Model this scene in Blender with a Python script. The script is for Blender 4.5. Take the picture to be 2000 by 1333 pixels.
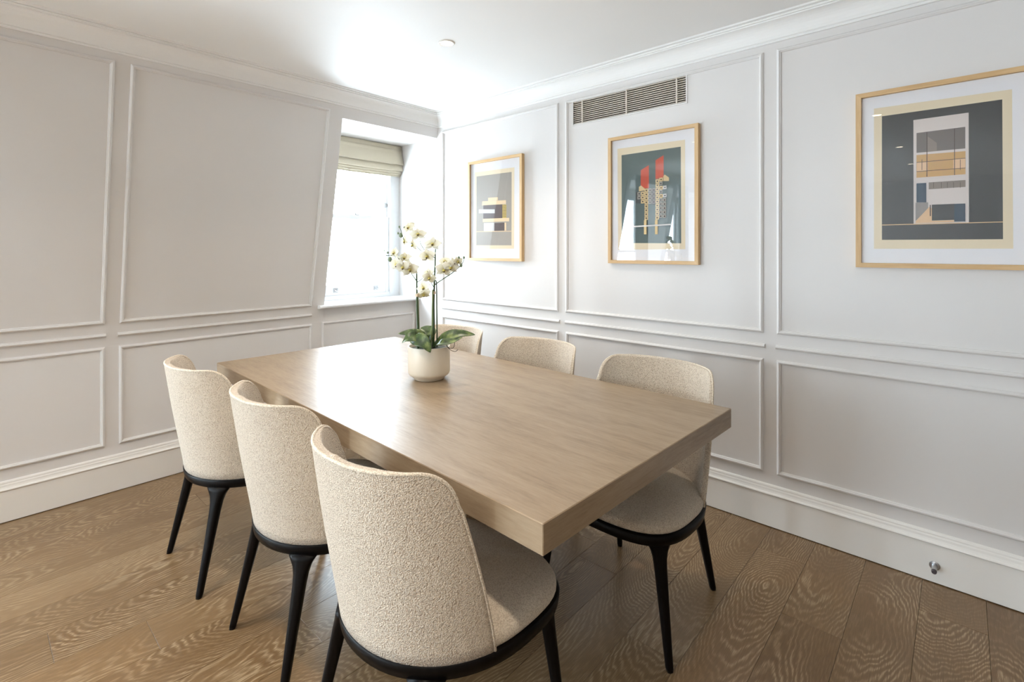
import bpy, bmesh, math, random
from mathutils import Vector, Matrix

for _o in list(bpy.data.objects):
    bpy.data.objects.remove(_o)
SC = bpy.context.scene
COL = SC.collection
PI = math.pi
R = math.radians

# ------------------------------------------------------------------ camera
F_PX, CY_PX, YAW = 974.397, 488.973, R(42.0434)
CAM = Vector((-2.565, -3.401, 1.300))
FW = Vector((math.cos(YAW), math.sin(YAW), 0))
RT = Vector((math.sin(YAW), -math.cos(YAW), 0))
cam_data = bpy.data.cameras.new('camera')
cam_data.sensor_fit = 'HORIZONTAL'
cam_data.sensor_width = 36.0
cam_data.lens = 36.0 * F_PX / 2000.0
cam_data.shift_y = -(666.5 - CY_PX) / 2000.0
cam_data.clip_start = 0.05
cam = bpy.data.objects.new('camera', cam_data)
COL.objects.link(cam)
cam.location = CAM
cam.rotation_euler = (PI / 2, 0, YAW - PI / 2)
SC.camera = cam

# ------------------------------------------------------------------ world, daylight, exposure
SKY_STRENGTH = 31.0
world = bpy.data.worlds.new('sky')
SC.world = world
world.use_nodes = True
_bg = world.node_tree.nodes['Background']
_bg.inputs[0].default_value = (0.76, 0.88, 1.0, 1)
_bg.inputs[1].default_value = SKY_STRENGTH
LAMP_W = 48.0
SC.view_settings.view_transform = 'Standard'
SC.view_settings.look = 'None'
SC.view_settings.gamma = 1.0
SC.view_settings.use_curve_mapping = False
SC.view_settings.exposure = 0.29
try:
    SC.cycles.use_denoising = True
    SC.cycles.max_bounces = 7
    SC.cycles.diffuse_bounces = 4
    SC.cycles.use_adaptive_sampling = True
    SC.cycles.adaptive_threshold = 0.05
    SC.cycles.glossy_bounces = 3
    SC.cycles.transparent_max_bounces = 12
    SC.cycles.caustics_reflective = False
    SC.cycles.caustics_refractive = False
    SC.cycles.sample_clamp_indirect = 6.0
except Exception:
    pass


def portal(x0, x1, y, z0, z1):
    """light portal in a window opening: guides sampling of the sky only"""
    d = bpy.data.lights.new('window_portal', 'AREA')
    d.shape = 'RECTANGLE'
    d.size, d.size_y = x1 - x0, z1 - z0
    d.cycles.is_portal = True
    o = bpy.data.objects.new('window_portal', d)
    COL.objects.link(o)
    o.location = ((x0 + x1) / 2, y, (z0 + z1) / 2)
    o.rotation_euler = (-PI / 2, 0, 0)


portal(-0.82, 0.0, 0.32, 0.9, 2.2)
portal(-4.45, -3.20, 0.32, 0.12, 2.2)
portal(-5.85, -4.60, 0.32, 0.12, 2.2)
portal(-7.20, -6.00, 0.32, 0.12, 2.2)
_d = bpy.data.lights.new('window_portal', 'AREA')
_d.shape, _d.size, _d.size_y = 'RECTANGLE', 0.70, 2.09
_d.cycles.is_portal = True
_o = bpy.data.objects.new('window_portal', _d)
COL.objects.link(_o)
_o.location = (-7.42, -1.10, 1.105)
_o.rotation_euler = (PI / 2, 0, -PI / 2)


# ------------------------------------------------------------------ photo pixel -> place helpers
def ray(px, py):
    return FW + RT * ((px - 1000) / F_PX) - Vector((0, 0, 1)) * ((py - CY_PX) / F_PX)


def on_x(px, py, X):
    d = ray(px, py)
    return CAM + d * ((X - CAM.x) / d.x)


def at_depth(px, py, depth):
    return CAM + ray(px, py) * depth


# ------------------------------------------------------------------ material helpers
def srgb(r, g, b):
    def f(c):
        c /= 255.0
        return c / 12.92 if c <= 0.04045 else ((c + 0.055) / 1.055) ** 2.4
    return (f(r), f(g), f(b), 1)


def new_mat(name):
    m = bpy.data.materials.new(name)
    m.use_nodes = True
    nt = m.node_tree
    return m, nt, nt.nodes['Principled BSDF']


def N(nt, kind, **kw):
    n = nt.nodes.new(kind)
    for k, v in kw.items():
        if k.startswith('i_'):
            key = k[2:]
            n.inputs[int(key) if key.isdigit() else key].default_value = v
        else:
            setattr(n, k, v)
    return n


def ramp(nt, stops, interp='LINEAR'):
    r = nt.nodes.new('ShaderNodeValToRGB')
    r.color_ramp.interpolation = interp
    el = r.color_ramp.elements
    while len(el) < len(stops):
        el.new(0.5)
    for e, (p, c) in zip(el, stops):
        e.position = p
        e.color = c
    return r


def paint(name, col, rough=0.5, bump=0.02, scale=180):
    """plain painted / moulded surface: tiny tonal variation and roller texture"""
    m, nt, b = new_mat(name)
    L = nt.links.new
    tc = N(nt, 'ShaderNodeTexCoord')
    n1 = N(nt, 'ShaderNodeTexNoise', i_Scale=1.3, i_Detail=2.0)
    L(tc.outputs['Object'], n1.inputs['Vector'])
    c2 = tuple(x * 0.965 for x in col[:3]) + (1,)
    rp = ramp(nt, [(0.3, c2), (0.7, col)])
    L(n1.outputs['Fac'], rp.inputs[0])
    L(rp.outputs[0], b.inputs['Base Color'])
    b.inputs['Roughness'].default_value = rough
    if bump:
        n2 = N(nt, 'ShaderNodeTexNoise', i_Scale=float(scale), i_Detail=2.0)
        L(tc.outputs['Object'], n2.inputs['Vector'])
        bp = N(nt, 'ShaderNodeBump', i_Strength=bump, i_Distance=0.002)
        L(n2.outputs['Fac'], bp.inputs['Height'])
        L(bp.outputs[0], b.inputs['Normal'])
    return m


def make_fabric(name, c_lo, c_hi, scale, strength, rough=0.95):
    m, nt, b = new_mat(name)
    L = nt.links.new
    tc = N(nt, 'ShaderNodeTexCoord')
    n0 = N(nt, 'ShaderNodeTexNoise', i_Scale=scale * 0.55, i_Detail=2.0)
    L(tc.outputs['Object'], n0.inputs['Vector'])
    mixv = N(nt, 'ShaderNodeVectorMath', operation='MULTIPLY_ADD')
    L(n0.outputs['Color'], mixv.inputs[0])
    mixv.inputs[1].default_value = (0.006, 0.006, 0.006)
    L(tc.outputs['Object'], mixv.inputs[2])
    v = N(nt, 'ShaderNodeTexVoronoi', i_Scale=float(scale))
    L(mixv.outputs[0], v.inputs['Vector'])
    n1 = N(nt, 'ShaderNodeTexNoise', i_Scale=scale * 0.45, i_Detail=2.0)
    L(tc.outputs['Object'], n1.inputs['Vector'])
    inv = N(nt, 'ShaderNodeMath', operation='SUBTRACT', i_0=1.0)
    L(v.outputs['Distance'], inv.inputs[1])
    h = N(nt, 'ShaderNodeMath', operation='MULTIPLY_ADD', i_1=0.45)
    L(n1.outputs['Fac'], h.inputs[0])
    L(inv.outputs[0], h.inputs[2])
    mr = N(nt, 'ShaderNodeMapRange', i_1=0.45, i_2=1.15)
    L(h.outputs[0], mr.inputs[0])
    rp = ramp(nt, [(0.0, c_lo), (0.55, c_hi), (1.0, tuple(min(1, x * 1.10) for x in c_hi[:3]) + (1,))])
    L(mr.outputs[0], rp.inputs[0])
    L(rp.outputs[0], b.inputs['Base Color'])
    b.inputs['Roughness'].default_value = rough
    b.inputs['Sheen Weight'].default_value = 0.25
    b.inputs['Sheen Roughness'].default_value = 0.6
    bp = N(nt, 'ShaderNodeBump', i_Strength=strength, i_Distance=0.003)
    L(h.outputs[0], bp.inputs['Height'])
    L(bp.outputs[0], b.inputs['Normal'])
    return m


def make_wood(name, c_dark, c_mid, c_light, stretch, rough, bump=0.05):
    """straight fine grain; stretch = mapping scale per axis (small along the grain)"""
    m, nt, b = new_mat(name)
    L = nt.links.new
    tc = N(nt, 'ShaderNodeTexCoord')
    mp = N(nt, 'ShaderNodeMapping')
    mp.inputs['Scale'].default_value = stretch
    L(tc.outputs['Object'], mp.inputs['Vector'])
    n1 = N(nt, 'ShaderNodeTexNoise', i_Scale=1.0, i_Detail=5.0, i_Roughness=0.65)
    L(mp.outputs[0], n1.inputs['Vector'])
    n2 = N(nt, 'ShaderNodeTexNoise', i_Scale=0.16, i_Detail=2.0)
    L(mp.outputs[0], n2.inputs['Vector'])
    mx = N(nt, 'ShaderNodeMath', operation='MULTIPLY_ADD', i_1=0.45)
    L(n2.outputs['Fac'], mx.inputs[0])
    sc = N(nt, 'ShaderNodeMath', operation='MULTIPLY', i_1=0.55)
    L(n1.outputs['Fac'], sc.inputs[0])
    L(sc.outputs[0], mx.inputs[2])
    rp = ramp(nt, [(0.33, c_dark), (0.5, c_mid), (0.68, c_light)])
    L(mx.outputs[0], rp.inputs[0])
    L(rp.outputs[0], b.inputs['Base Color'])
    b.inputs['Roughness'].default_value = rough
    bp = N(nt, 'ShaderNodeBump', i_Strength=bump, i_Distance=0.001)
    L(n1.outputs['Fac'], bp.inputs['Height'])
    L(bp.outputs[0], b.inputs['Normal'])
    return m


def make_oak_floor():
    """limed oak: cathedral rings cut by the board, pale pores on brown, each board its own cut"""
    m, nt, b = new_mat('limed_oak_floor')
    L = nt.links.new

    def math_(op, a, c=None, d=None):
        n = nt.nodes.new('ShaderNodeMath')
        n.operation = op
        for i, v in enumerate((a, c, d)):
            if v is None:
                continue
            if isinstance(v, (int, float)):
                n.inputs[i].default_value = v
            else:
                L(v, n.inputs[i])
        return n.outputs[0]
    tc = N(nt, 'ShaderNodeTexCoord')
    oi = N(nt, 'ShaderNodeObjectInfo')
    rnd = oi.outputs['Random']
    sep = N(nt, 'ShaderNodeSeparateXYZ')
    L(tc.outputs['Object'], sep.inputs[0])
    x, y = sep.outputs[0], sep.outputs[1]
    seed = math_('MULTIPLY', rnd, 57.0)
    # slow wander along the board
    cmb = N(nt, 'ShaderNodeCombineXYZ')
    L(math_('MULTIPLY', x, 0.55), cmb.inputs[0])
    L(math_('MULTIPLY', y, 0.4), cmb.inputs[1])
    L(seed, cmb.inputs[2])
    nlow = N(nt, 'ShaderNodeTexNoise', i_Scale=1.6, i_Detail=1.5)
    L(cmb.outputs[0], nlow.inputs['Vector'])
    cmb2 = N(nt, 'ShaderNodeCombineXYZ')
    L(math_('MULTIPLY', x, 9.0), cmb2.inputs[0])
    L(math_('MULTIPLY', y, 30.0), cmb2.inputs[1])
    L(seed, cmb2.inputs[2])
    nmid = N(nt, 'ShaderNodeTexNoise', i_Scale=1.0, i_Detail=2.0)
    L(cmb2.outputs[0], nmid.inputs['Vector'])
    yo = math_('ADD', y, math_('MULTIPLY_ADD', rnd, 0.13, -0.065))
    h = math_('MULTIPLY_ADD', nlow.outputs['Fac'], 0.62, -0.16)
    ring = math_('SQRT', math_('ADD', math_('MULTIPLY', yo, yo), math_('MULTIPLY', h, h)))
    ring = math_('MULTIPLY_ADD', nmid.outputs['Fac'], 0.019, ring)
    wav = math_('SINE', math_('MULTIPLY', ring, 2 * PI * 135))
    # fibres
    cmb3 = N(nt, 'ShaderNodeCombineXYZ')
    L(math_('MULTIPLY', x, 22.0), cmb3.inputs[0])
    L(math_('MULTIPLY', y, 330.0), cmb3.inputs[1])
    L(seed, cmb3.inputs[2])
    nf = N(nt, 'ShaderNodeTexNoise', i_Scale=1.0, i_Detail=3.0, i_Roughness=0.6)
    L(cmb3.outputs[0], nf.inputs['Vector'])
    mask = math_('MULTIPLY', math_('MULTIPLY_ADD', wav, 0.5, 0.5), 1.0)
    mask = math_('POWER', mask, 2.0)
    fib = N(nt, 'ShaderNodeMapRange', i_1=0.38, i_2=0.64, i_3=0.15, i_4=1.0)
    L(nf.outputs['Fac'], fib.inputs[0])
    pores = math_('MULTIPLY', mask, fib.outputs[0])
    # breaks up the rings so that some zones are calm
    cmb4 = N(nt, 'ShaderNodeCombineXYZ')
    L(math_('MULTIPLY', x, 2.5), cmb4.inputs[0])
    L(math_('MULTIPLY', y, 7.0), cmb4.inputs[1])
    L(math_('ADD', seed, 9.0), cmb4.inputs[2])
    nz = N(nt, 'ShaderNodeTexNoise', i_Scale=1.0, i_Detail=1.0)
    L(cmb4.outputs[0], nz.inputs['Vector'])
    zone = N(nt, 'ShaderNodeMapRange', i_1=0.35, i_2=0.62, i_3=0.12, i_4=0.80)
    L(nz.outputs['Fac'], zone.inputs[0])
    pores = math_('MULTIPLY', pores, zone.outputs[0])
    # board tone
    tone = ramp(nt, [(0.0, srgb(106, 80, 52)), (0.5, srgb(121, 94, 63)), (1.0, srgb(132, 105, 74))])
    L(math_('MULTIPLY_ADD', nlow.outputs['Fac'], 0.5, math_('MULTIPLY', rnd, 0.5)), tone.inputs[0])
    dark = N(nt, 'ShaderNodeMix', data_type='RGBA', blend_type='MULTIPLY')
    fr = N(nt, 'ShaderNodeMapRange', i_1=0.3, i_2=0.7, i_3=0.86, i_4=1.08)
    L(nf.outputs['Fac'], fr.inputs[0])
    dark.inputs[0].default_value = 1.0
    L(tone.outputs[0], dark.inputs[6])
    L(fr.outputs[0], dark.inputs[7])
    mix = N(nt, 'ShaderNodeMix', data_type='RGBA')
    L(pores, mix.inputs[0])
    L(dark.outputs[2], mix.inputs[6])
    mix.inputs[7].default_value = srgb(184, 161, 129)
    L(mix.outputs[2], b.inputs['Base Color'])
    b.inputs['Roughness'].default_value = 0.31
    bp = N(nt, 'ShaderNodeBump', i_Strength=0.08, i_Distance=0.001)
    L(math_('ADD', math_('MULTIPLY', pores, -0.6), nf.outputs['Fac']), bp.inputs['Height'])
    L(bp.outputs[0], b.inputs['Normal'])
    return m


def make_pane(name, tint, ior):
    m = bpy.data.materials.new(name)
    m.use_nodes = True
    nt = m.node_tree
    nt.nodes.remove(nt.nodes['Principled BSDF'])
    out = nt.nodes['Material Output']
    tr = N(nt, 'ShaderNodeBsdfTransparent')
    tr.inputs[0].default_value = tint
    gl = N(nt, 'ShaderNodeBsdfGlossy', i_Roughness=0.0)
    gl.inputs[0].default_value = (1, 1, 1, 1)
    # Schlick reflectance, the same from either side of the pane
    geo = N(nt, 'ShaderNodeNewGeometry')
    dt = N(nt, 'ShaderNodeVectorMath', operation='DOT_PRODUCT')
    nt.links.new(geo.outputs['Incoming'], dt.inputs[0])
    nt.links.new(geo.outputs['Normal'], dt.inputs[1])
    ab = N(nt, 'ShaderNodeMath', operation='ABSOLUTE')
    nt.links.new(dt.outputs['Value'], ab.inputs[0])
    om = N(nt, 'ShaderNodeMath', operation='SUBTRACT', i_0=1.0)
    nt.links.new(ab.outputs[0], om.inputs[1])
    pw = N(nt, 'ShaderNodeMath', operation='POWER', i_1=5.0)
    nt.links.new(om.outputs[0], pw.inputs[0])
    r0 = ((ior - 1) / (ior + 1)) ** 2
    fr = N(nt, 'ShaderNodeMath', operation='MULTIPLY_ADD', i_1=1 - r0, i_2=r0)
    nt.links.new(pw.outputs[0], fr.inputs[0])
    mx = N(nt, 'ShaderNodeMixShader')
    nt.links.new(fr.outputs[0], mx.inputs[0])
    nt.links.new(tr.outputs[0], mx.inputs[1])
    nt.links.new(gl.outputs[0], mx.inputs[2])
    nt.links.new(mx.outputs[0], out.inputs[0])
    return m


def make_glow(name, col, strength):
    m, nt, b = new_mat(name)
    n = N(nt, 'ShaderNodeTexNoise', i_Scale=30.0)
    rp = ramp(nt, [(0, col), (1, col)])
    nt.links.new(n.outputs['Fac'], rp.inputs[0])
    nt.links.new(rp.outputs[0], b.inputs['Emission Color'])
    b.inputs['Emission Strength'].default_value = strength
    b.inputs['Base Color'].default_value = (0.8, 0.8, 0.8, 1)
    return m


def flat(name, rgb, rough=0.8):
    return paint(name, srgb(*rgb), rough, 0.0)


M = {}
M['wall'] = paint('warm_grey_wall_paint', srgb(226, 222, 219), 0.55, 0.03)
M['back_wall'] = paint('low_bounce_back_wall_paint', srgb(134, 122, 111), 0.6, 0.03)  # kept dark so little light bounces back from behind the camera
M['ceiling'] = paint('white_ceiling_paint', srgb(242, 240, 237), 0.6, 0.02)
M['trim'] = paint('white_gloss_trim_paint', srgb(240, 236, 230), 0.32, 0.0)
M['window'] = paint('white_window_paint', srgb(240, 241, 242), 0.35, 0.0)
M['floor_base'] = paint('dark_subfloor', srgb(45, 35, 28), 0.9, 0.0)
M['oak_floor'] = make_oak_floor()
M['table'] = make_wood('greyed_oak_table', srgb(126, 105, 82), srgb(146, 125, 100), srgb(158, 138, 113), (150, 16, 150), 0.38, 0.05)
M['table_end'] = make_wood('greyed_oak_table_end', srgb(126, 105, 82), srgb(146, 125, 100), srgb(158, 138, 113), (16, 150, 150), 0.38, 0.05)
M['boucle'] = make_fabric('cream_boucle', srgb(184, 165, 143), srgb(216, 201, 181), 310, 0.9)
M['seat_fabric'] = make_fabric('cream_seat_weave', srgb(190, 174, 153), srgb(218, 205, 186), 360, 0.7)
M['piping'] = make_fabric('cream_piping', srgb(180, 164, 142), srgb(228, 214, 194), 400, 0.4)
M['wenge'] = make_wood('black_stained_wood', srgb(9, 7, 6), srgb(14, 11, 10), srgb(22, 17, 15), (160, 160, 12), 0.36, 0.04)
M['wenge'].node_tree.nodes['Principled BSDF'].inputs['Specular IOR Level'].default_value = 0.10
M['blind'] = make_fabric('sage_linen_blind', srgb(190, 180, 158), srgb(202, 192, 170), 900, 0.1)
M['curtain'] = make_fabric('pale_curtain_cloth', srgb(200, 202, 206), srgb(222, 224, 228), 420, 0.15)
M['frame_oak'] = make_wood('pale_oak_frame', srgb(190, 152, 104), srgb(208, 172, 124), srgb(222, 190, 146), (90, 90, 6), 0.5, 0.05)
M['frame_oak_h'] = make_wood('pale_oak_frame_rail', srgb(190, 152, 104), srgb(208, 172, 124), srgb(222, 190, 146), (90, 6, 90), 0.5, 0.05)
M['mat_board'] = flat('white_mount_board', (247, 245, 248), 0.9)
M['cream_paper'] = flat('cream_print_paper', (240, 222, 190), 0.9)
M['picture_glass'] = make_pane('picture_glass', (1, 1, 1, 1), 1.5)
M['window_glass'] = make_pane('window_glass', (0.96, 0.98, 0.98, 1), 1.45)
M['grille'] = paint('cream_grille_metal', srgb(214, 204, 190), 0.45, 0.0)
M['duct'] = paint('dark_duct', srgb(38, 32, 28), 0.9, 0.0)
M['ceramic'] = paint('cream_ceramic', srgb(232, 222, 204), 0.38, 0.015, 90)
M['moss'] = make_fabric('dark_moss', srgb(30, 34, 18), srgb(62, 64, 38), 160, 1.0)
M['stem'] = paint('dark_green_stem', srgb(58, 78, 44), 0.5, 0.05)
M['stake'] = paint('pale_green_stake', srgb(120, 132, 84), 0.5, 0.05)
M['tie'] = paint('beige_tie', srgb(222, 200, 172), 0.6, 0.0)
M['bud'] = paint('green_bud', srgb(122, 138, 108), 0.6, 0.05)
M['root'] = paint('dark_wire_root', srgb(44, 36, 30), 0.7, 0.0)
M['chrome'] = paint('brushed_steel', srgb(188, 188, 190), 0.28, 0.0)
M['chrome'].node_tree.nodes['Principled BSDF'].inputs['Metallic'].default_value = 1.0
M['rubber'] = paint('grey_rubber', srgb(70, 62, 66), 0.7, 0.0)
M['lamp'] = make_glow('warm_lamp_lens', (1.0, 0.86, 0.66, 1), 14.0)


def make_leaf():
    m, nt, b = new_mat('waxy_orchid_leaf')
    L = nt.links.new
    tc = N(nt, 'ShaderNodeTexCoord')
    mp = N(nt, 'ShaderNodeMapping')
    mp.inputs['Scale'].default_value = (34, 34, 34)
    L(tc.outputs['Object'], mp.inputs['Vector'])
    n1 = N(nt, 'ShaderNodeTexNoise', i_Scale=1.0, i_Detail=3.0)
    L(mp.outputs[0], n1.inputs['Vector'])
    rp = ramp(nt, [(0.32, srgb(36, 52, 30)), (0.5, srgb(72, 92, 50)), (0.68, srgb(128, 142, 84))])
    L(n1.outputs['Fac'], rp.inputs[0])
    L(rp.outputs[0], b.inputs['Base Color'])
    b.inputs['Roughness'].default_value = 0.38
    return m


def make_petal():
    m, nt, b = new_mat('ivory_petal')
    L = nt.links.new
    tc = N(nt, 'ShaderNodeTexCoord')
    ln = N(nt, 'ShaderNodeVectorMath', operation='LENGTH')
    L(tc.outputs['Object'], ln.inputs[0])
    n1 = N(nt, 'ShaderNodeTexNoise', i_Scale=120.0, i_Detail=2.0)
    L(tc.outputs['Object'], n1.inputs['Vector'])
    ad = N(nt, 'ShaderNodeMath', operation='MULTIPLY_ADD', i_1=0.012)
    L(n1.outputs['Fac'], ad.inputs[0])
    L(ln.outputs['Value'], ad.inputs[2])
    mr = N(nt, 'ShaderNodeMapRange', i_1=0.008, i_2=0.034)
    L(ad.outputs[0], mr.inputs[0])
    rp = ramp(nt, [(0.0, srgb(232, 224, 168)), (0.40, srgb(248, 244, 226)), (1.0, srgb(251, 249, 240))])
    L(mr.outputs[0], rp.inputs[0])
    L(rp.outputs[0], b.inputs['Base Color'])
    b.inputs['Roughness'].default_value = 0.65
    tl = N(nt, 'ShaderNodeBsdfTranslucent')
    L(rp.outputs[0], tl.inputs[0])
    mx = N(nt, 'ShaderNodeMixShader', i_0=0.42)
    L(b.outputs[0], mx.inputs[1])
    L(tl.outputs[0], mx.inputs[2])
    L(mx.outputs[0], nt.nodes['Material Output'].inputs[0])
    return m


M['leaf'] = make_leaf()
M['petal'] = make_petal()
M['lip'] = paint('yellow_flower_lip', srgb(206, 190, 96), 0.6, 0.0)
M['lip_dark'] = paint('brown_flower_throat', srgb(92, 74, 40), 0.6, 0.0)


# ------------------------------------------------------------------ object helpers
def tag(o, label=None, cat=None, group=None, kind=None):
    if label:
        o['label'] = label
    if cat:
        o['category'] = cat
    if group:
        o['group'] = group
    if kind:
        o['kind'] = kind
    return o


def thing(name, loc, rz=0.0, label=None, cat=None, group=None, kind=None):
    o = bpy.data.objects.new(name, None)
    o.empty_display_size = 0.1
    COL.objects.link(o)
    o.location = loc
    o.rotation_euler = (0, 0, rz)
    return tag(o, label, cat, group, kind)


def world_of(o):
    """location chain of a parent whose ancestors are only translated"""
    v = Vector((0, 0, 0))
    while o is not None:
        v += o.location
        o = o.parent
    return v


def mk(name, verts, faces, mat, parent=None, smooth=False, local=False, mats=None, fmat=None, origin=None):
    """link ONE mesh object; verts in world space unless local"""
    verts = [Vector(v) for v in verts]
    me = bpy.data.meshes.new(name)
    if local:
        off = Vector((0, 0, 0)) if origin is None else Vector(origin)
        loc = off
        sub = off
    else:
        base = world_of(parent) if parent is not None else Vector((0, 0, 0))
        if origin is None:
            lo = Vector((min(v[i] for v in verts) for i in range(3)))
            hi = Vector((max(v[i] for v in verts) for i in range(3)))
            origin = Vector(((lo.x + hi.x) / 2, (lo.y + hi.y) / 2, lo.z))
        sub = Vector(origin)
        loc = sub - base
    me.from_pydata([tuple(v - sub) for v in verts], [], faces)
    for mm in (mats or [mat]):
        me.materials.append(mm)
    if fmat:
        for p, i in zip(me.polygons, fmat):
            p.material_index = i
    if smooth:
        for p in me.polygons:
            p.use_smooth = True
    me.update()
    bm = bmesh.new()
    bm.from_mesh(me)
    bmesh.ops.recalc_face_normals(bm, faces=bm.faces)
    bm.to_mesh(me)
    bm.free()
    o = bpy.data.objects.new(name, me)
    COL.objects.link(o)
    if parent is not None:
        o.parent = parent
    o.location = loc
    return o


def struct(name, verts, faces, mat, **kw):
    o = mk(name, verts, faces, mat, **kw)
    o['kind'] = 'structure'
    return o


def box_vf(lo, hi, ch=0.0):
    """box; ch chamfers all edges"""
    (x0, y0, z0), (x1, y1, z1) = lo, hi
    if ch <= 0:
        v = [(x0, y0, z0), (x1, y0, z0), (x1, y1, z0), (x0, y1, z0), (x0, y0, z1), (x1, y0, z1), (x1, y1, z1), (x0, y1, z1)]
        f = [(0, 3, 2, 1), (4, 5, 6, 7), (0, 1, 5, 4), (1, 2, 6, 5), (2, 3, 7, 6), (3, 0, 4, 7)]
        return v, f
    v, f = [], []

    def ringz(z, i):
        s = len(v)
        c = ch
        pts = [(x0 + i, y0 + i + c), (x0 + i + c, y0 + i), (x1 - i - c, y0 + i), (x1 - i, y0 + i + c),
               (x1 - i, y1 - i - c), (x1 - i - c, y1 - i), (x0 + i + c, y1 - i), (x0 + i, y1 - i - c)]
        v.extend((a, b2, z) for a, b2 in pts)
        return list(range(s, s + 8))
    a = ringz(z0, ch)
    b_ = ringz(z0 + ch, 0)
    c_ = ringz(z1 - ch, 0)
    d = ringz(z1, ch)
    f.append(tuple(reversed(a)))
    f.append(tuple(d))
    for p, q in ((a, b_), (b_, c_), (c_, d)):
        for i in range(8):
            j = (i + 1) % 8
            f.append((p[i], p[j], q[j], q[i]))
    return v, f


def box(name, lo, hi, mat, parent=None, ch=0.0, local=False):
    v, f = box_vf(lo, hi, ch)
    return mk(name, v, f, mat, parent, local=local)


def merge(parts):
    v, f = [], []
    for pv, pf in parts:
        s = len(v)
        v.extend(pv)
        f.extend(tuple(i + s for i in q) for q in pf)
    return v, f


def tube_vf(path, rad, seg=8, caps=True):
    """tube along a list of points; rad number or list"""
    path = [Vector(p) for p in path]
    n = len(path)
    rads = rad if isinstance(rad, (list, tuple)) else [rad] * n
    v, f = [], []
    t0 = (path[1] - path[0]).normalized()
    up = Vector((0, 0, 1)) if abs(t0.z) < 0.9 else Vector((1, 0, 0))
    a = t0.cross(up).normalized()
    for i, p in enumerate(path):
        t = (path[min(i + 1, n - 1)] - path[max(i - 1, 0)])
        t = t.normalized() if t.length > 1e-9 else t0
        a = (a - t * a.dot(t))
        a = a.normalized() if a.length > 1e-9 else t.orthogonal().normalized()
        b_ = t.cross(a)
        for k in range(seg):
            th = 2 * PI * k / seg
            v.append(p + (a * math.cos(th) + b_ * math.sin(th)) * rads[i])
    for i in range(n - 1):
        for k in range(seg):
            k2 = (k + 1) % seg
            f.append((i * seg + k, i * seg + k2, (i + 1) * seg + k2, (i + 1) * seg + k))
    if caps:
        f.append(tuple(reversed(range(seg))))
        f.append(tuple(range((n - 1) * seg, n * seg)))
    return v, f


def spline(pts, n=8):
    """Catmull-Rom through points"""
    P = [Vector(p) for p in pts]
    P = [P[0] * 2 - P[1]] + P + [P[-1] * 2 - P[-2]]
    out = []
    for i in range(1, len(P) - 2):
        for k in range(n):
            t = k / n
            p0, p1, p2, p3 = P[i - 1], P[i], P[i + 1], P[i + 2]
            out.append(0.5 * ((2 * p1) + (p2 - p0) * t + (2 * p0 - 5 * p1 + 4 * p2 - p3) * t * t + (3 * p1 - p0 - 3 * p2 + p3) * t ** 3))
    out.append(P[-2])
    return out


def lathe_vf(prof, c, axis='z', seg=48):
    """profile [(r, h)] about an axis through c"""
    v, f = [], []
    for r, h in prof:
        for k in range(seg):
            th = 2 * PI * k / seg
            if axis == 'z':
                v.append((c[0] + r * math.cos(th), c[1] + r * math.sin(th), c[2] + h))
            else:                                    # axis x, h runs towards -x
                v.append((c[0] - h, c[1] + r * math.cos(th), c[2] + r * math.sin(th)))
    n = len(prof)
    for i in range(n - 1):
        for k in range(seg):
            k2 = (k + 1) % seg
            f.append((i * seg + k, i * seg + k2, (i + 1) * seg + k2, (i + 1) * seg + k))
    f.append(tuple(reversed(range(seg))))
    f.append(tuple(range((n - 1) * seg, n * seg)))
    return v, f


# ------------------------------------------------------------------ room dimensions
ZC = 2.375                                   # ceiling
ZB = 0.785                                   # where the mansard slope starts
SL = 0.19739                                 # inward run per metre of height
XL, YB = -7.3, -4.35                          # far ends of the room
CB = 2.273                                   # cornice lower edge


def ys(z):
    return -(z - ZB) * SL if z > ZB else 0.0


# ---- floor: every board its own object
floor = struct('floor', *box_vf((XL - 0.1, YB - 0.1, -0.06), (0.1, 0.1, -0.018)), M['floor_base'])


def plank_vf(lx, ly):
    c = 0.0006
    h0, h1, h2 = -0.018, -0.0006, 0.0
    a, b_ = lx / 2, ly / 2
    v = [(-a, -b_, h0), (a, -b_, h0), (a, b_, h0), (-a, b_, h0), (-a, -b_, h1), (a, -b_, h1), (a, b_, h1), (-a, b_, h1),
         (-a + c, -b_ + c, h2), (a - c, -b_ + c, h2), (a - c, b_ - c, h2), (-a + c, b_ - c, h2)]
    f = [(0, 3, 2, 1), (8, 9, 10, 11)]
    for s in (0, 4):
        for i in range(4):
            j = (i + 1) % 4
            f.append((s + i, s + j, s + 4 + j, s + 4 + i))
    return v, f


PITCH, PLEN, GAP = 0.1823, 1.9, 0.0008
known = {0: -2.125, 2: -1.758, 5: -0.80, 7: -1.05, 9: -0.59, 11: -0.24}
rng = random.Random(11)
plank_mesh = {}
row = -8
while True:
    yt = min(0.0, -1.28 - PITCH * row)
    yb_ = max(YB, -1.28 - PITCH * (row + 1))
    if yt <= YB + 0.01:
        break
    if yt - yb_ > 0.01:
        bx = known.get(row, -0.15 - rng.random() * 1.7)
        cuts = [0.0]
        x = bx
        while x > -0.05:
            x -= PLEN
        while x > XL + 0.05:
            cuts.append(x)
            x -= PLEN
        cuts.append(XL)
        for a, b_ in zip(cuts[:-1], cuts[1:]):
            lx, ly = a - b_ - GAP, yt - yb_ - GAP
            key = (round(lx, 4), round(ly, 4))
            if key not in plank_mesh:
                o = mk('plank', *plank_vf(lx, ly), M['oak_floor'], floor, local=True)
                plank_mesh[key] = o.data
            else:
                o = bpy.data.objects.new('plank', plank_mesh[key])
                COL.objects.link(o)
                o.parent = floor
            o.location = Vector(((a + b_) / 2, (yt + yb_) / 2, 0)) - floor.location
    row += 1

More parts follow.
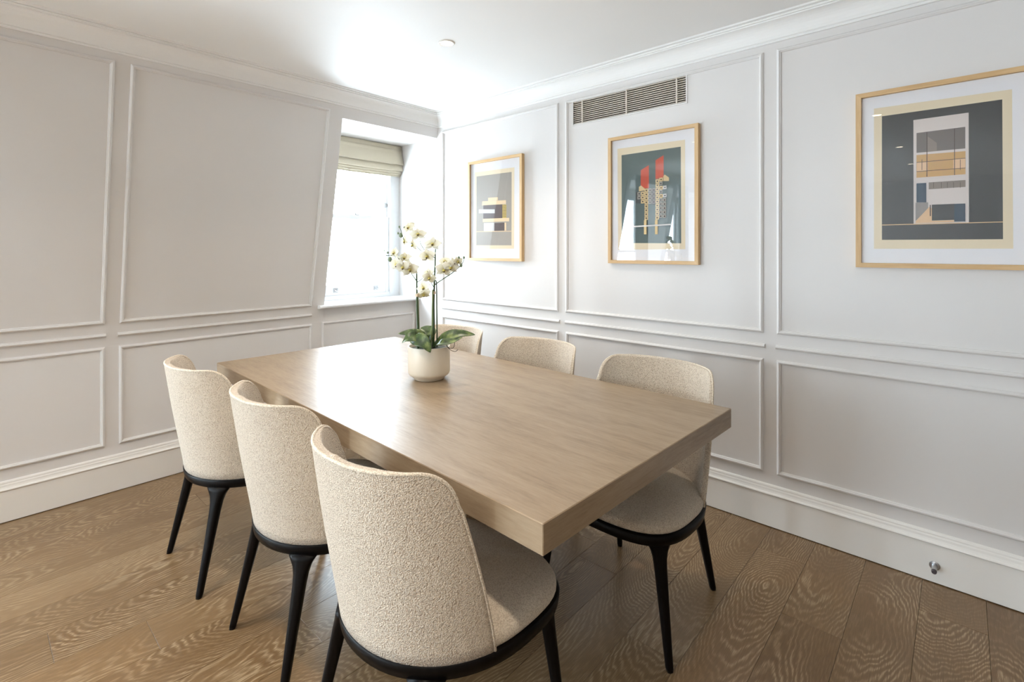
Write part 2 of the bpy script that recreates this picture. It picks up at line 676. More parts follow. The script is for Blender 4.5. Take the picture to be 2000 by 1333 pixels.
# ---- ceiling
ceiling = struct('ceiling', *box_vf((XL, YB, ZC), (0.0, -0.25, ZC + 0.08)), M['ceiling'])

# ---- walls
WIN1 = (-0.82, 0.0, 0.885, 2.197)
WINS = [(-4.45, -3.20, 0.12, 2.197), (-5.85, -4.60, 0.12, 2.197), (-7.20, -6.00, 0.12, 2.197)]  # nearest one enlarged, those beyond it added unseen, to let in more daylight
YW = 0.30                                    # outer end of the window recesses


def left_wall():
    v, f = [], []

    def quad(*p):
        s = len(v)
        v.extend(p)
        f.append(tuple(range(s, s + len(p))))
    xs = [XL, WINS[2][0], WINS[2][1], WINS[1][0], WINS[1][1], WINS[0][0], WINS[0][1], WIN1[0], 0.0]
    for i in range(8):
        x0, x1 = xs[i], xs[i + 1]
        op = {1: WINS[2], 3: WINS[1], 5: WINS[0], 7: WIN1}.get(i)
        if op is None:
            quad((x0, 0, -0.03), (x1, 0, -0.03), (x1, 0, ZB), (x0, 0, ZB))
            quad((x0, 0, ZB), (x1, 0, ZB), (x1, ys(ZC), ZC), (x0, ys(ZC), ZC))
            continue
        zs, zt = op[2], op[3]
        quad((x0, 0, -0.03), (x1, 0, -0.03), (x1, 0, zs), (x0, 0, zs))               # under the sill
        quad((x0, 0, zs), (x1, 0, zs), (x1, YW, zs), (x0, YW, zs))           # sill bed
        quad((x0, ys(zt), zt), (x1, ys(zt), zt), (x1, ys(ZC), ZC), (x0, ys(ZC), ZC))
        quad((x0, ys(zt), zt), (x1, ys(zt), zt), (x1, YW, zt), (x0, YW, zt))  # recess ceiling
        for xx, inner in ((x0, True), (x1, x1 < -0.01)):
            if not inner:
                continue
            if zs < ZB:
                quad((xx, 0, zs), (xx, YW, zs), (xx, YW, zt), (xx, ys(zt), zt), (xx, 0, ZB))
            else:
                quad((xx, 0, ZB), (xx, YW, ZB), (xx, YW, zt), (xx, ys(zt), zt))
    return v, f


wall_left = struct('wall_left', *left_wall(), M['wall'])

VENT = (-2.3225, -1.604, 2.081, 2.2235)       # y0 y1 z0 z1


def right_wall():
    yy = [YB, VENT[0], VENT[1], 0.42]
    zz = [-0.03, VENT[2], VENT[3], ZC + 0.02]
    v, f = [], []
    for y in yy:
        for z in zz:
            v.append((0, y, z))
    for i in range(3):
        for j in range(3):
            if i == 1 and j == 1:
                continue
            f.append((i * 4 + j, (i + 1) * 4 + j, (i + 1) * 4 + j + 1, i * 4 + j + 1))
    return v, f


wall_right = struct('wall_right', *right_wall(), M['wall'])
wall_back = struct('wall_back', *box_vf((XL, YB - 0.1, -0.03), (0, YB, ZC)), M['back_wall'])  # unseen wall, set close and dark to cut light from this side
FWY0, FWY1, FWZ0, FWZ1 = -1.45, -0.75, 0.06, 2.15  # opening for the added window that lights the room from its far end
wall_far = struct('wall_far', *merge([box_vf((XL - 0.1, YB, -0.03), (XL, FWY0, ZC)), box_vf((XL - 0.1, FWY1, -0.03), (XL, 0, ZC)),
                                      box_vf((XL - 0.1, FWY0, -0.03), (XL, FWY1, FWZ0)), box_vf((XL - 0.1, FWY0, FWZ1), (XL, FWY1, ZC))]), M['wall'])

# ---- cornice
CORN = [(0.0, 0.0), (0.011, 0.0), (0.013, 0.006), (0.011, 0.011), (0.017, 0.013)]
for k in range(9):
    th = k / 8 * PI / 2
    CORN.append((0.017 + 0.056 * (1 - math.cos(th)), 0.014 + 0.066 * math.sin(th)))
CORN += [(0.073, 0.086), (0.082, 0.086), (0.084, 0.091), (0.082, 0.095), (0.098, 0.095), (0.101, 0.102), (0.0, 0.102)]
Y0C = ys(CB)
n = len(CORN)
vl = [(XL, Y0C - d, CB + h) for d, h in CORN] + [(-d, Y0C - d, CB + h) for d, h in CORN]
fl = [(i, (i + 1) % n, n + (i + 1) % n, n + i) for i in range(n)] + [tuple(range(n))]
struct('trim_1', vl, fl, M['ceiling'])
vr = [(-d, YB, CB + h) for d, h in CORN] + [(-d, Y0C - d, CB + h) for d, h in CORN]
struct('trim_2', vr, fl, M['ceiling'])

# ---- baseboards
BASE = [(0.0, 0.004), (0.018, 0.004), (0.018, 0.150), (0.022, 0.152), (0.024, 0.156), (0.022, 0.160), (0.016, 0.163),
        (0.0135, 0.170), (0.0125, 0.178), (0.010, 0.183), (0.010, 0.188), (0.008, 0.193), (0.004, 0.196), (0.0, 0.196)]
n = len(BASE)
vl = [(XL, -d, h) for d, h in BASE] + [(-d, -d, h) for d, h in BASE]
fl = [(i, (i + 1) % n, n + (i + 1) % n, n + i) for i in range(n)] + [tuple(range(n))]
struct('baseboard_left', vl, fl, M['trim'])
vr = [(-d, YB, h) for d, h in BASE] + [(-d, -d, h) for d, h in BASE]
struct('baseboard_right', vr, fl, M['trim'])

# ---- panel mouldings on the walls
MOULD = [(0.0, 0.0), (0.001, 0.006), (0.004, 0.009), (0.008, 0.012), (0.012, 0.012), (0.015, 0.008), (0.018, 0.007), (0.020, 0.0)]


def panel_frame(parent, o, U, V, Nn, u0, u1, v0, v1):
    o, U, V, Nn = Vector(o), Vector(U), Vector(V), Vector(Nn)
    v, f = [], []
    k = len(MOULD)
    for d, h in MOULD:
        for a, b_ in ((u0 + d, v0 + d), (u1 - d, v0 + d), (u1 - d, v1 - d), (u0 + d, v1 - d)):
            v.append(o + U * a + V * b_ + Nn * h)
    for i in range(k - 1):
        for j in range(4):
            j2 = (j + 1) % 4
            f.append((i * 4 + j, i * 4 + j2, (i + 1) * 4 + j2, (i + 1) * 4 + j))
    return mk('panel_moulding', v, f, M['wall'], parent)


def dado(parent, o, U, V, Nn, u0, u1, v0):
    o, U, V, Nn = Vector(o), Vector(U), Vector(V), Vector(Nn)
    v = []
    k = len(MOULD)
    for u in (u0, u1):
        for d, h in MOULD:
            v.append(o + U * u + V * (v0 + d) + Nn * h)
    f = [(i, i + 1, k + i + 1, k + i) for i in range(k - 1)] + [tuple(range(k)), tuple(range(k, 2 * k))]
    return mk('dado_rail', v, f, M['wall'], parent)


# right wall: u runs along -y
O, U, V, NR = (0, 0, 0), (0, -1, 0), (0, 0, 1), (-1, 0, 0)
for u0, u1 in ((0.35, 1.492), (1.547, 2.701), (2.758, 3.912)):
    panel_frame(wall_right, O, U, V, NR, u0, u1, 0.907, 2.240)
    dado(wall_right, O, U, V, NR, u0 - 0.004, u1 + 0.006, 0.836)
    panel_frame(wall_right, O, U, V, NR, u0, u1, 0.249, 0.786)
# left wall, vertical dado part
for u0, u1 in ((-3.12, -2.042), (-1.983, -0.900)):
    panel_frame(wall_left, O, (1, 0, 0), V, (0, -1, 0), u0, u1, 0.249, 0.782)
panel_frame(wall_left, O, (1, 0, 0), V, (0, -1, 0), -0.829, -0.012, 0.249, 0.786)
# left wall, sloping part: v measured along the slope from the bend
ang = math.atan(SL)
VS = (0, -math.sin(ang), math.cos(ang))
NS = (0, -math.cos(ang), -math.sin(ang))


def vs(z):
    return (z - ZB) / math.cos(ang)


for u0, u1 in ((-3.12, -2.046), (-1.984, -0.915)):
    panel_frame(wall_left, (0, 0, ZB), (1, 0, 0), VS, NS, u0, u1, vs(0.907), vs(2.240))
    dado(wall_left, (0, 0, ZB), (1, 0, 0), VS, NS, u0 - 0.006, u1 + 0.006, vs(0.836))

# ------------------------------------------------------------------ windows
def sash_window(name, x0, x1, z0, z1, rail_z, yf=0.232):
    w = thing(name, ((x0 + x1) / 2, yf, z0), kind='structure')
    j = 0.100
    fr = [box_vf((x0, yf, z0), (x0 + j, YW, z1)), box_vf((x1 - j, yf, z0), (x1, YW, z1)),
          box_vf((x0 + j, yf, z0), (x1 - j, YW, z0 + 0.042)), box_vf((x0 + j, yf, z1 - 0.10), (x1 - j, YW, z1)),
          box_vf((x0 + j - 0.012, yf - 0.012, z0 + 0.03), (x0 + j, yf, z1 - 0.09)),
          box_vf((x1 - j, yf - 0.012, z0 + 0.03), (x1 - j + 0.012, yf, z1 - 0.09))]
    v, f = merge(fr)
    mk('window_frame', v, f, M['window'], w)
    a, b_ = x0 + j, x1 - j
    s = 0.032
    lo = [box_vf((a, yf + 0.006, z0 + 0.042), (a + s, yf + 0.032, rail_z), 0.002),
          box_vf((b_ - s, yf + 0.006, z0 + 0.042), (b_, yf + 0.032, rail_z), 0.002),
          box_vf((a + s, yf + 0.006, z0 + 0.042), (b_ - s, yf + 0.032, z0 + 0.125), 0.002),
          box_vf((a + s, yf + 0.006, rail_z - 0.032), (b_ - s, yf + 0.032, rail_z), 0.002)]
    ls = mk('lower_sash', *merge(lo), M['window'], w)
    box('pane', (a + s - 0.004, yf + 0.018, z0 + 0.12), (b_ - s + 0.004, yf + 0.021, rail_z - 0.028), M['window_glass'], ls)
    up = [box_vf((a, yf + 0.036, rail_z - 0.032), (a + s, yf + 0.062, z1 - 0.10), 0.002),
          box_vf((b_ - s, yf + 0.036, rail_z - 0.032), (b_, yf + 0.062, z1 - 0.10), 0.002),
          box_vf((a + s, yf + 0.036, rail_z - 0.032), (b_ - s, yf + 0.062, rail_z), 0.002),
          box_vf((a + s, yf + 0.036, z1 - 0.15), (b_ - s, yf + 0.062, z1 - 0.10), 0.002)]
    us = mk('upper_sash', *merge(up), M['window'], w)
    box('pane', (a + s - 0.004, yf + 0.048, rail_z - 0.004), (b_ - s + 0.004, yf + 0.051, z1 - 0.146), M['window_glass'], us)
    xm = (x0 + x1) / 2
    # brass-free white metal furniture
    fa = merge([box_vf((xm - 0.03, yf + 0.008, rail_z), (xm + 0.03, yf + 0.034, rail_z + 0.006), 0.001),
                lathe_vf([(0.011, 0.006), (0.011, 0.016), (0.006, 0.020)], (xm, yf + 0.02, rail_z), seg=16),
                box_vf((xm - 0.004, yf + 0.012, rail_z + 0.012), (xm + 0.036, yf + 0.022, rail_z + 0.018), 0.001)])
    mk('sash_fastener', *fa, M['chrome'], w)
    for lx in (xm - 0.18, xm + 0.18):
        lf = merge([box_vf((lx - 0.018, yf + 0.002, z0 + 0.066), (lx + 0.018, yf + 0.006, z0 + 0.100), 0.001),
                    tube_vf(spline([(lx - 0.012, yf + 0.004, z0 + 0.09), (lx - 0.012, yf - 0.016, z0 + 0.078),
                                    (lx + 0.012, yf - 0.016, z0 + 0.078), (lx + 0.012, yf + 0.004, z0 + 0.09)], 5), 0.003, 6)])
        mk('sash_lift', *lf, M['chrome'], w)
    rg = tube_vf([(b_ - s / 2 + 0.014 * math.cos(t), yf + 0.030, rail_z + 0.10 + 0.016 * math.sin(t)) for t in [2 * PI * i / 16 for i in range(17)]], 0.003, 6)
    mk('sash_pull', *rg, M['chrome'], w)
    return w


win1 = sash_window('window_1', -0.82, 0.0, 0.903, 2.197, 1.584)
FARW = [sash_window('window_%d' % (i + 2), w_[0], w_[1], 0.138, 2.197, 1.30) for i, w_ in enumerate(WINS)]  # all but the first are added as extra daylight sources out of view


def sill(win, x0, x1, zt, nose, th=0.024):
    pr = []
    y1 = 0.236
    pr.append((y1, zt - th))
    r = th / 2
    for k in range(9):
        t = -PI / 2 + PI * k / 8
        pr.append((nose + r - r * math.cos(t), zt - r + r * math.sin(t)))
    pr.append((y1, zt))
    k = len(pr)
    v = [(x0, a, b_) for a, b_ in pr] + [(x1, a, b_) for a, b_ in pr]
    f = [(i, (i + 1) % k, k + (i + 1) % k, k + i) for i in range(k)] + [tuple(range(k)), tuple(range(k, 2 * k))]
    return mk('window_sill', v, f, M['window'], win)


sill(win1, -0.868, -0.001, 0.909, -0.062)
for w_, q in zip(FARW, WINS):
    sill(w_, q[0] - 0.03, q[1] + 0.03, 0.144, -0.05)

wf = thing('window_5', (XL, (FWY0 + FWY1) / 2, FWZ0), kind='structure')  # unseen window, added so daylight reaches the picture wall and chair backs
ymid = (FWY0 + FWY1) / 2
bars = [box_vf((XL - 0.07, y_, FWZ0), (XL - 0.02, y_ + 0.07, FWZ1), 0.002) for y_ in (FWY0, ymid - 0.035, FWY1 - 0.07)]
bars += [box_vf((XL - 0.065, FWY0 + 0.07, z_), (XL - 0.025, FWY1 - 0.07, z_ + 0.08), 0.002) for z_ in (FWZ0, FWZ1 - 0.08)]
mk('window_frame', *merge(bars), M['window'], wf)
for y0_, y1_ in ((FWY0 + 0.07, ymid - 0.035), (ymid + 0.035, FWY1 - 0.07)):
    box('pane', (XL - 0.047, y0_, FWZ0 + 0.08), (XL - 0.044, y1_, FWZ1 - 0.08), M['window_glass'], wf)

# ------------------------------------------------------------------ roman blind
blind = thing('roman_blind', (-0.41, 0.2, 1.93), label='sage linen roman blind folded up at the top of the small window', cat='blind')
BX0, BX1 = -0.812, -0.006
box('headrail', (BX0, 0.196, 2.165), (BX1, 0.226, 2.195), M['blind'], blind, 0.002)


def fold(pts, th):
    path = spline([(0, y, z) for y, z in pts], 6)
    nx = 12
    v, f = [], []
    m_ = len(path)
    for i in range(nx + 1):
        x = BX0 + (BX1 - BX0) * i / nx
        sag = 0.004 * math.sin(PI * i / nx) + 0.0015 * math.sin(9 * i)
        for k, p in enumerate(path):
            w = k / (m_ - 1)
            v.append((x, p.y - th / 2 - 0.003 * w * math.sin(3.1 * i), p.z - sag * w))
        for k, p in enumerate(path):
            w = k / (m_ - 1)
            v.append((x, p.y + th / 2 - 0.003 * w * math.sin(3.1 * i), p.z - sag * w))
    s = 2 * m_
    for i in range(nx):
        for k in range(m_ - 1):
            f.append((i * s + k, (i + 1) * s + k, (i + 1) * s + k + 1, i * s + k + 1))
            f.append((i * s + m_ + k, i * s + m_ + k + 1, (i + 1) * s + m_ + k + 1, (i + 1) * s + m_ + k))
        for k in (0, m_ - 1):
            f.append((i * s + k, (i + 1) * s + k, (i + 1) * s + m_ + k, i * s + m_ + k))
    for i in (0, nx):
        for k in range(m_ - 1):
            f.append((i * s + k, i * s + k + 1, i * s + m_ + k + 1, i * s + m_ + k))
    return v, f


mk('blind_panel', *fold([(0.197, 2.194), (0.186, 2.13), (0.166, 2.06), (0.157, 2.028)], 0.005), M['blind'], blind, True)
for yy, zz in ((0.174, 1.978), (0.188, 1.962), (0.202, 1.945), (0.214, 1.932)):
    mk('blind_fold', *fold([(yy + 0.014, 2.160), (yy + 0.010, 2.06), (yy, zz + 0.02), (yy - 0.001, zz)], 0.007), M['blind'], blind, True)

# ------------------------------------------------------------------ curtains of the windows down the room
def curtain(name, x0, x1, label):
    v, f = [], []
    nx, nz = 60, 8
    for s in (0, 1):
        for j in range(nz + 1):
            z = 0.02 + (2.24 - 0.02) * j / nz
            for i in range(nx + 1):
                x = x0 + (x1 - x0) * i / nx
                a = 0.028 * math.sin(i / nx * 2 * PI * 5) * (1 - 0.3 * j / nz)
                v.append((x, -0.395 + a - 0.004 * s, z))
    m_ = (nx + 1) * (nz + 1)
    for s in (0, 1):
        for j in range(nz):
            for i in range(nx):
                q = s * m_ + j * (nx + 1) + i
                f.append((q, q + 1, q + nx + 2, q + nx + 1))
    for i in range(nx):
        for j in (0, nz):
            q = j * (nx + 1) + i
            f.append((q, q + 1, m_ + q + 1, m_ + q))
    for j in range(nz):
        for i in (0, nx):
            q = j * (nx + 1) + i
            f.append((q, q + nx + 1, m_ + q + nx + 1, m_ + q))
    o = mk(name, v, f, M['curtain'], None, True)
    tag(o, label, 'curtain', 'curtains at the far windows')


curtain('curtain', -4.70, -4.36, 'pale curtain hanging between the two nearest tall windows')
curtain('curtain', -3.42, -3.10, 'pale curtain at the near edge of the first tall window, next to the wall panels')

# ------------------------------------------------------------------ ceiling lights
def downlight(x, y, label):
    t = thing('ceiling_downlight', (x, y, ZC), label=label, cat='ceiling light', group='ceiling downlights')
    prof = [(0.030, -0.001), (0.032, -0.004), (0.040, -0.006), (0.043, -0.003), (0.044, 0.001)]
    v, f = lathe_vf(prof, (x, y, ZC), seg=40)
    f = f[:-2]
    mk('trim_ring', v, f, M['trim'], t, True)
    v, f = lathe_vf([(0.0305, -0.0015), (0.030, -0.003), (0.015, -0.0035)], (x, y, ZC), seg=40)
    mk('lamp_lens', v, f, M['lamp'], t)
    d = bpy.data.lights.new('downlight_lamp', 'SPOT')
    d.energy = LAMP_W
    d.color = (1.0, 0.85, 0.69)
    d.spot_size = R(125)
    d.spot_blend = 0.9
    d.shadow_soft_size = 0.03
    o = bpy.data.objects.new('downlight_lamp', d)
    COL.objects.link(o)
    o.parent = t
    o.location = (0, 0, -0.012)


downlight(-0.872, -1.418, 'round recessed ceiling light glowing above the dining table')
for lx, ly, lb in ((-2.36, -1.44, 'round recessed ceiling light beside the chairs nearest the window wall'),
                   (-2.36, -2.90, 'round recessed ceiling light nearest the camera'),
                   (-4.02, -2.92, 'round recessed ceiling light further down the room'),
                   (-5.40, -2.93, 'round recessed ceiling light at the far end of the room')):
    downlight(lx, ly, lb)

# ------------------------------------------------------------------ air vent
vent = thing('air_vent', (0.0, (VENT[0] + VENT[1]) / 2, VENT[2]), label='long slatted air conditioning grille high on the wall above the middle picture', cat='vent')
y0, y1, z0, z1 = VENT
dv, df = box_vf((0.0005, y0, z0), (0.16, y1, z1))
df = [q for q in df if q != (3, 0, 4, 7)]
mk('duct', dv, df, M['duct'], vent)
fr = [box_vf((-0.004, y0 - 0.008, z0 - 0.008), (0.004, y1 + 0.008, z0)), box_vf((-0.004, y0 - 0.008, z1), (0.004, y1 + 0.008, z1 + 0.008)),
      box_vf((-0.004, y0 - 0.008, z0), (0.004, y0, z1)), box_vf((-0.004, y1, z0), (0.004, y1 + 0.008, z1))]
mk('vent_rim', *merge(fr), M['wall'], vent)
NSL = 12
sl_mesh = None
for i in range(NSL):
    zc_ = z0 + (z1 - z0) * (i + 0.55) / NSL
    if sl_mesh is None:
        a = R(4)
        cs = []
        for dx, dz in ((-0.011, -0.0022), (0.006, -0.0022), (0.006, 0.0022), (-0.011, 0.0022)):
            cs.append((0.013 + dx * math.cos(a) - dz * math.sin(a), dx * math.sin(a) + dz * math.cos(a)))
        h = (y1 - y0) / 2
        v = [(p[0], -h, p[1]) for p in cs] + [(p[0], h, p[1]) for p in cs]
        f = [(0, 1, 2, 3), (4, 7, 6, 5)] + [(k, (k + 1) % 4, 4 + (k + 1) % 4, 4 + k) for k in range(4)]
        o = mk('slat', v, f, M['grille'], vent, local=True)
        sl_mesh = o.data
    else:
        o = bpy.data.objects.new('slat', sl_mesh)
        COL.objects.link(o)
        o.parent = vent
    o.location = (0, 0, zc_ - z0)
for px in (1137.2, 1223.3, 1321.5):
    ym = on_x(px, 200, 0.0).y
    box('mullion', (-0.002, ym - 0.004, z0), (0.006, ym + 0.004, z1), M['grille'], vent)

# ------------------------------------------------------------------ framed prints
PW, PH, FWID, FDEP = 0.530, 0.729, 0.019, 0.030


def picture(name, y_left, zb, label, mat_gap, shapes, cols):
    """y_left = the edge nearest the window; shapes = [(colour key, [pixels])] printed flat on the sheet"""
    t = thing(name, (0.0, y_left - PW / 2, zb), label=label, cat='picture', group='framed architecture prints on the panelled wall')
    ya, yb2, za, zb2 = y_left, y_left - PW, zb, zb + PH
    xw, xf = -0.001, -FDEP
    w = FWID

    def bar(nm, outer, inner, mat):
        # outer/inner = two (y, z) points each: a mitred length
        (a, b_), (c, d) = outer, inner
        q = [a, b_, d, c]
        v = [(xf, p[0], p[1]) for p in q] + [(xw, p[0], p[1]) for p in q]
        f = [(0, 1, 2, 3), (4, 7, 6, 5)] + [(k, (k + 1) % 4, 4 + (k + 1) % 4, 4 + k) for k in range(4)]
        mk(nm, v, f, mat, t)
    bar('frame_stile', ((ya, za), (ya, zb2)), ((ya - w, za + w), (ya - w, zb2 - w)), M['frame_oak'])
    bar('frame_stile', ((yb2, za), (yb2, zb2)), ((yb2 + w, za + w), (yb2 + w, zb2 - w)), M['frame_oak'])
    bar('frame_rail', ((ya, zb2), (yb2, zb2)), ((ya - w, zb2 - w), (yb2 + w, zb2 - w)), M['frame_oak_h'])
    bar('frame_rail', ((ya, za), (yb2, za)), ((ya - w, za + w), (yb2 + w, za + w)), M['frame_oak_h'])
    box('mount', (-0.014, yb2 + w, za + w), (-0.004, ya - w, zb2 - w), M['mat_board'], t)
    xs_ = -0.0142
    v, f, fm, ml = [], [], [], []
    keys = []
    for i, (c, pts) in enumerate(shapes):
        X = xs_ - 0.00008 * i
        s = len(v)
        for p in pts:
            q = on_x(p[0], p[1], -0.0142)
            v.append((X, q.y, q.z))
        f.append(tuple(range(s, s + len(pts))))
        if c not in keys:
            keys.append(c)
        fm.append(keys.index(c))
    mats = [cols[k] for k in keys]
    mk('print', v, f, None, t, mats=mats, fmat=fm)
    box('glass', (-0.0215, yb2 + w, za + w), (-0.0195, ya - w, zb2 - w), M['picture_glass'], t)
    return t


def quadpx(x0, yt0, yb0, x1, yt1, yb1):
    return [(x0, yt0), (x1, yt1), (x1, yb1), (x0, yb0)]


PC = {k: flat('print_' + k, c) for k, c in dict(
    cream=(240, 222, 190), slate=(52, 54, 56), pale=(226, 214, 208), brown=(138, 124, 114), dim=(112, 102, 98), ochre=(206, 160, 98),
    peach=(232, 192, 148), line=(70, 48, 40), teal=(34, 62, 84), grey=(146, 138, 134), green=(84, 100, 98), red=(196, 74, 44), straw=(218, 190, 140),
    hole=(44, 36, 32), shade=(70, 74, 72), taupe=(168, 160, 150), sand=(236, 208, 168), gold=(206, 178, 92), plum=(96, 82, 80), cloud=(214, 210, 206)).items()}


def Bq(o, s):
    """crop coordinates -> photo pixels"""
    return lambda x, y: (o[0] + x / s, o[1] + y / s)


def lin(p, q, t):
    return (p[0] + (q[0] - p[0]) * t, p[1] + (q[1] - p[1]) * t)


def grid4(TL, TR, BL, BR):
    """bilinear patch through four photo pixels"""
    def g(u, v):
        return lin(lin(TL, TR, u), lin(BL, BR, u), v)
    return g


def rect(g, u0, v0, u1, v1):
    return [g(u0, v0), g(u1, v0), g(u1, v1), g(u0, v1)]


# right picture: tall white house front on slate
sh = [('cream', [(1707, 212.4), (1976.6, 174.5), (1979, 486), (1707, 486.3)]),
      ('slate', [(1722.5, 227.3), (1957.5, 194.3), (1959, 467.5), (1722.5, 468.8)])]
c = Bq((1740, 190), 4.596)


def add(sh, col, pts, c):
    sh.append((col, [c(*p) for p in pts]))


add(sh, 'pale', [(202, 206), (698, 138), (700, 1125), (204, 1137)], c)
add(sh, 'dim', [(230, 322), (668, 266), (668, 460), (230, 500)], c)
add(sh, 'brown', [(330, 352), (412, 410), (412, 484), (330, 492)], c)
add(sh, 'ochre', [(230, 520), (670, 484), (670, 692), (230, 724)], c)
add(sh, 'peach', [(234, 584), (666, 545), (666, 634), (234, 668)], c)
add(sh, 'ochre', [(330, 572), (560, 552), (560, 642), (330, 660)], c)
for x0_, a_, b2_ in ((320, 312, 714), (568, 280, 700)):
    add(sh, 'line', [(x0_, a_), (x0_ + 7, a_), (x0_ + 7, b2_), (x0_, b2_)], c)
add(sh, 'line', [(230, 584), (670, 545), (670, 550), (230, 589)], c)
add(sh, 'line', [(230, 666), (670, 633), (670, 638), (230, 671)], c)
for x0_ in (277, 620):
    add(sh, 'line', [(x0_, 560), (x0_ + 5, 560), (x0_ + 5, 655), (x0_, 655)], c)
add(sh, 'brown', [(340, 766), (670, 744), (670, 806), (340, 828)], c)
for x0_ in (382, 450, 505, 560, 620):
    add(sh, 'line', [(x0_, 765), (x0_ + 4, 765), (x0_ + 4, 815), (x0_, 815)], c)
add(sh, 'teal', [(230, 775), (318, 770), (318, 945), (230, 946)], c)
add(sh, 'grey', [(222, 948), (334, 945), (334, 1000), (222, 1112)], c)
add(sh, 'peach', [(222, 1114), (345, 985), (368, 1000), (368, 1110), (570, 1104), (570, 1122), (222, 1132)], c)
add(sh, 'teal', [(368, 966), (668, 955), (668, 1116), (568, 1118), (568, 1102), (368, 1108)], c)
add(sh, 'slate', [(368, 966), (568, 958), (568, 1102), (368, 1108)], c)
add(sh, 'line', [(349, 968), (359, 968), (359, 1068), (349, 1068)], c)
add(sh, 'peach', [(-78, 1145), (1005, 1117), (1005, 1124), (-78, 1152)], c)
PIC3 = sh

# middle picture: two stacks of little boxes under red shafts on grey green
sh = [('cream', [(1206, 291), (1338, 273), (1338.5, 487), (1207.5, 488)]),
      ('green', [(1214, 303.4), (1329.7, 286.6), (1330.5, 475.5), (1214.5, 475)])]
c = Bq((1200, 260), 5.553)
add(sh, 'red', [(286, 404), (374, 348), (374, 598), (286, 604)], c)
add(sh, 'red', [(446, 296), (534, 240), (534, 486), (446, 500)], c)
add(sh, 'straw', [(266, 584), (290, 570), (330, 604), (330, 640), (266, 644)], c)
add(sh, 'straw', [(530, 470), (545, 450), (592, 482), (592, 520), (530, 522)], c)
add(sh, 'shade', [(230, 640), (445, 605), (445, 780), (230, 762)], c)


def boxes(x, ys_, w=38, h=40, col='straw'):
    for y in ys_:
        add(sh, col, [(x, y + 2), (x + w, y - 2), (x + w, y + h - 2), (x, y + h + 2)], c)
        add(sh, 'hole', [(x + 12, y + 13), (x + 26, y + 12), (x + 26, y + 27), (x + 12, y + 28)], c)


boxes(328, [604 + 43 * i for i in range(8)])
boxes(290, [636 + 44 * i for i in range(3)])
boxes(252, [640, 682], 34, 38, 'taupe')
boxes(370, [602 + 43 * i for i in range(4)], 36, 38, 'taupe')
boxes(412, [600 + 43 * i for i in range(4)], 34, 38, 'grey')
boxes(450, [504 + 44 * i for i in range(10)])
boxes(492, [486, 576, 664], 38, 40)
boxes(534, [572, 660], 36, 38, 'cloud')
boxes(490, [530, 620, 708, 752, 796, 840, 884], 36, 36, 'taupe')
boxes(532, [708, 752, 796, 840, 884], 34, 36, 'taupe')
add(sh, 'straw', [(328, 946), (356, 944), (356, 1100), (328, 1100)], c)
add(sh, 'straw', [(448, 944), (476, 942), (476, 1100), (448, 1100)], c)
add(sh, 'cloud', [(190, 1010), (620, 985), (620, 1000), (190, 1026)], c)
PIC2 = sh

# left picture: stepped white house on taupe
sh = [('cream', [(927.5, 337), (1004.5, 327), (1004, 486), (928, 487)]),
      ('taupe', [(930.7, 345), (999.3, 336), (999, 479.5), (930.2, 479.5)])]
c = Bq((900, 290), 5.793)
add(sh, 'plum', [(255, 640), (470, 634), (480, 790), (255, 800)], c)
add(sh, 'gold', [(470, 640), (516, 636), (516, 786), (470, 790)], c)
for i in range(8):
    add(sh, 'plum', [(470, 652 + 17 * i), (516, 648 + 17 * i), (516, 653 + 17 * i), (470, 657 + 17 * i)], c)
add(sh, 'sand', [(245, 600), (512, 586), (512, 630), (240, 646)], c)
add(sh, 'sand', [(310, 560), (420, 552), (420, 588), (310, 596)], c)
add(sh, 'cloud', [(205, 690), (385, 690), (385, 735), (205, 735)], c)
add(sh, 'sand', [(250, 798), (548, 786), (548, 826), (250, 836)], c)
add(sh, 'plum', [(380, 846), (496, 840), (496, 930), (380, 934)], c)
add(sh, 'cloud', [(262, 845), (380, 842), (380, 935), (262, 938)], c)
add(sh, 'sand', [(496, 840), (516, 838), (516, 930), (496, 932)], c)
add(sh, 'sand', [(178, 938), (574, 934), (574, 942), (178, 946)], c)
PIC1 = sh

picture('framed_print', -0.672, 1.224, 'oak framed print of a stepped pale house, nearest the window', 0.04, PIC1, PC)
picture('framed_print', -1.868, 1.224, 'oak framed print of red shafts over stacked boxes, below the air vent', 0.04, PIC2, PC)
picture('framed_print', -3.068, 1.228, 'oak framed print of a white house front on dark slate, cut by the right edge', 0.04, PIC3, PC)

# ------------------------------------------------------------------ door stop on the skirting
ds = thing('door_stop', (-0.018, -3.322, 0.070), label='small steel door stop on the white skirting board', cat='door stop')
mk('plate', *lathe_vf([(0.0165, 0.0), (0.0165, 0.003), (0.013, 0.005)], (-0.018, -3.322, 0.070), 'x', 32), M['chrome'], ds)
mk('stem', *lathe_vf([(0.0085, 0.004), (0.0085, 0.046)], (-0.018, -3.322, 0.070), 'x', 24), M['chrome'], ds)
mk('rubber_tip', *lathe_vf([(0.0085, 0.046), (0.008, 0.054), (0.006, 0.056)], (-0.018, -3.322, 0.070), 'x', 24), M['rubber'], ds)

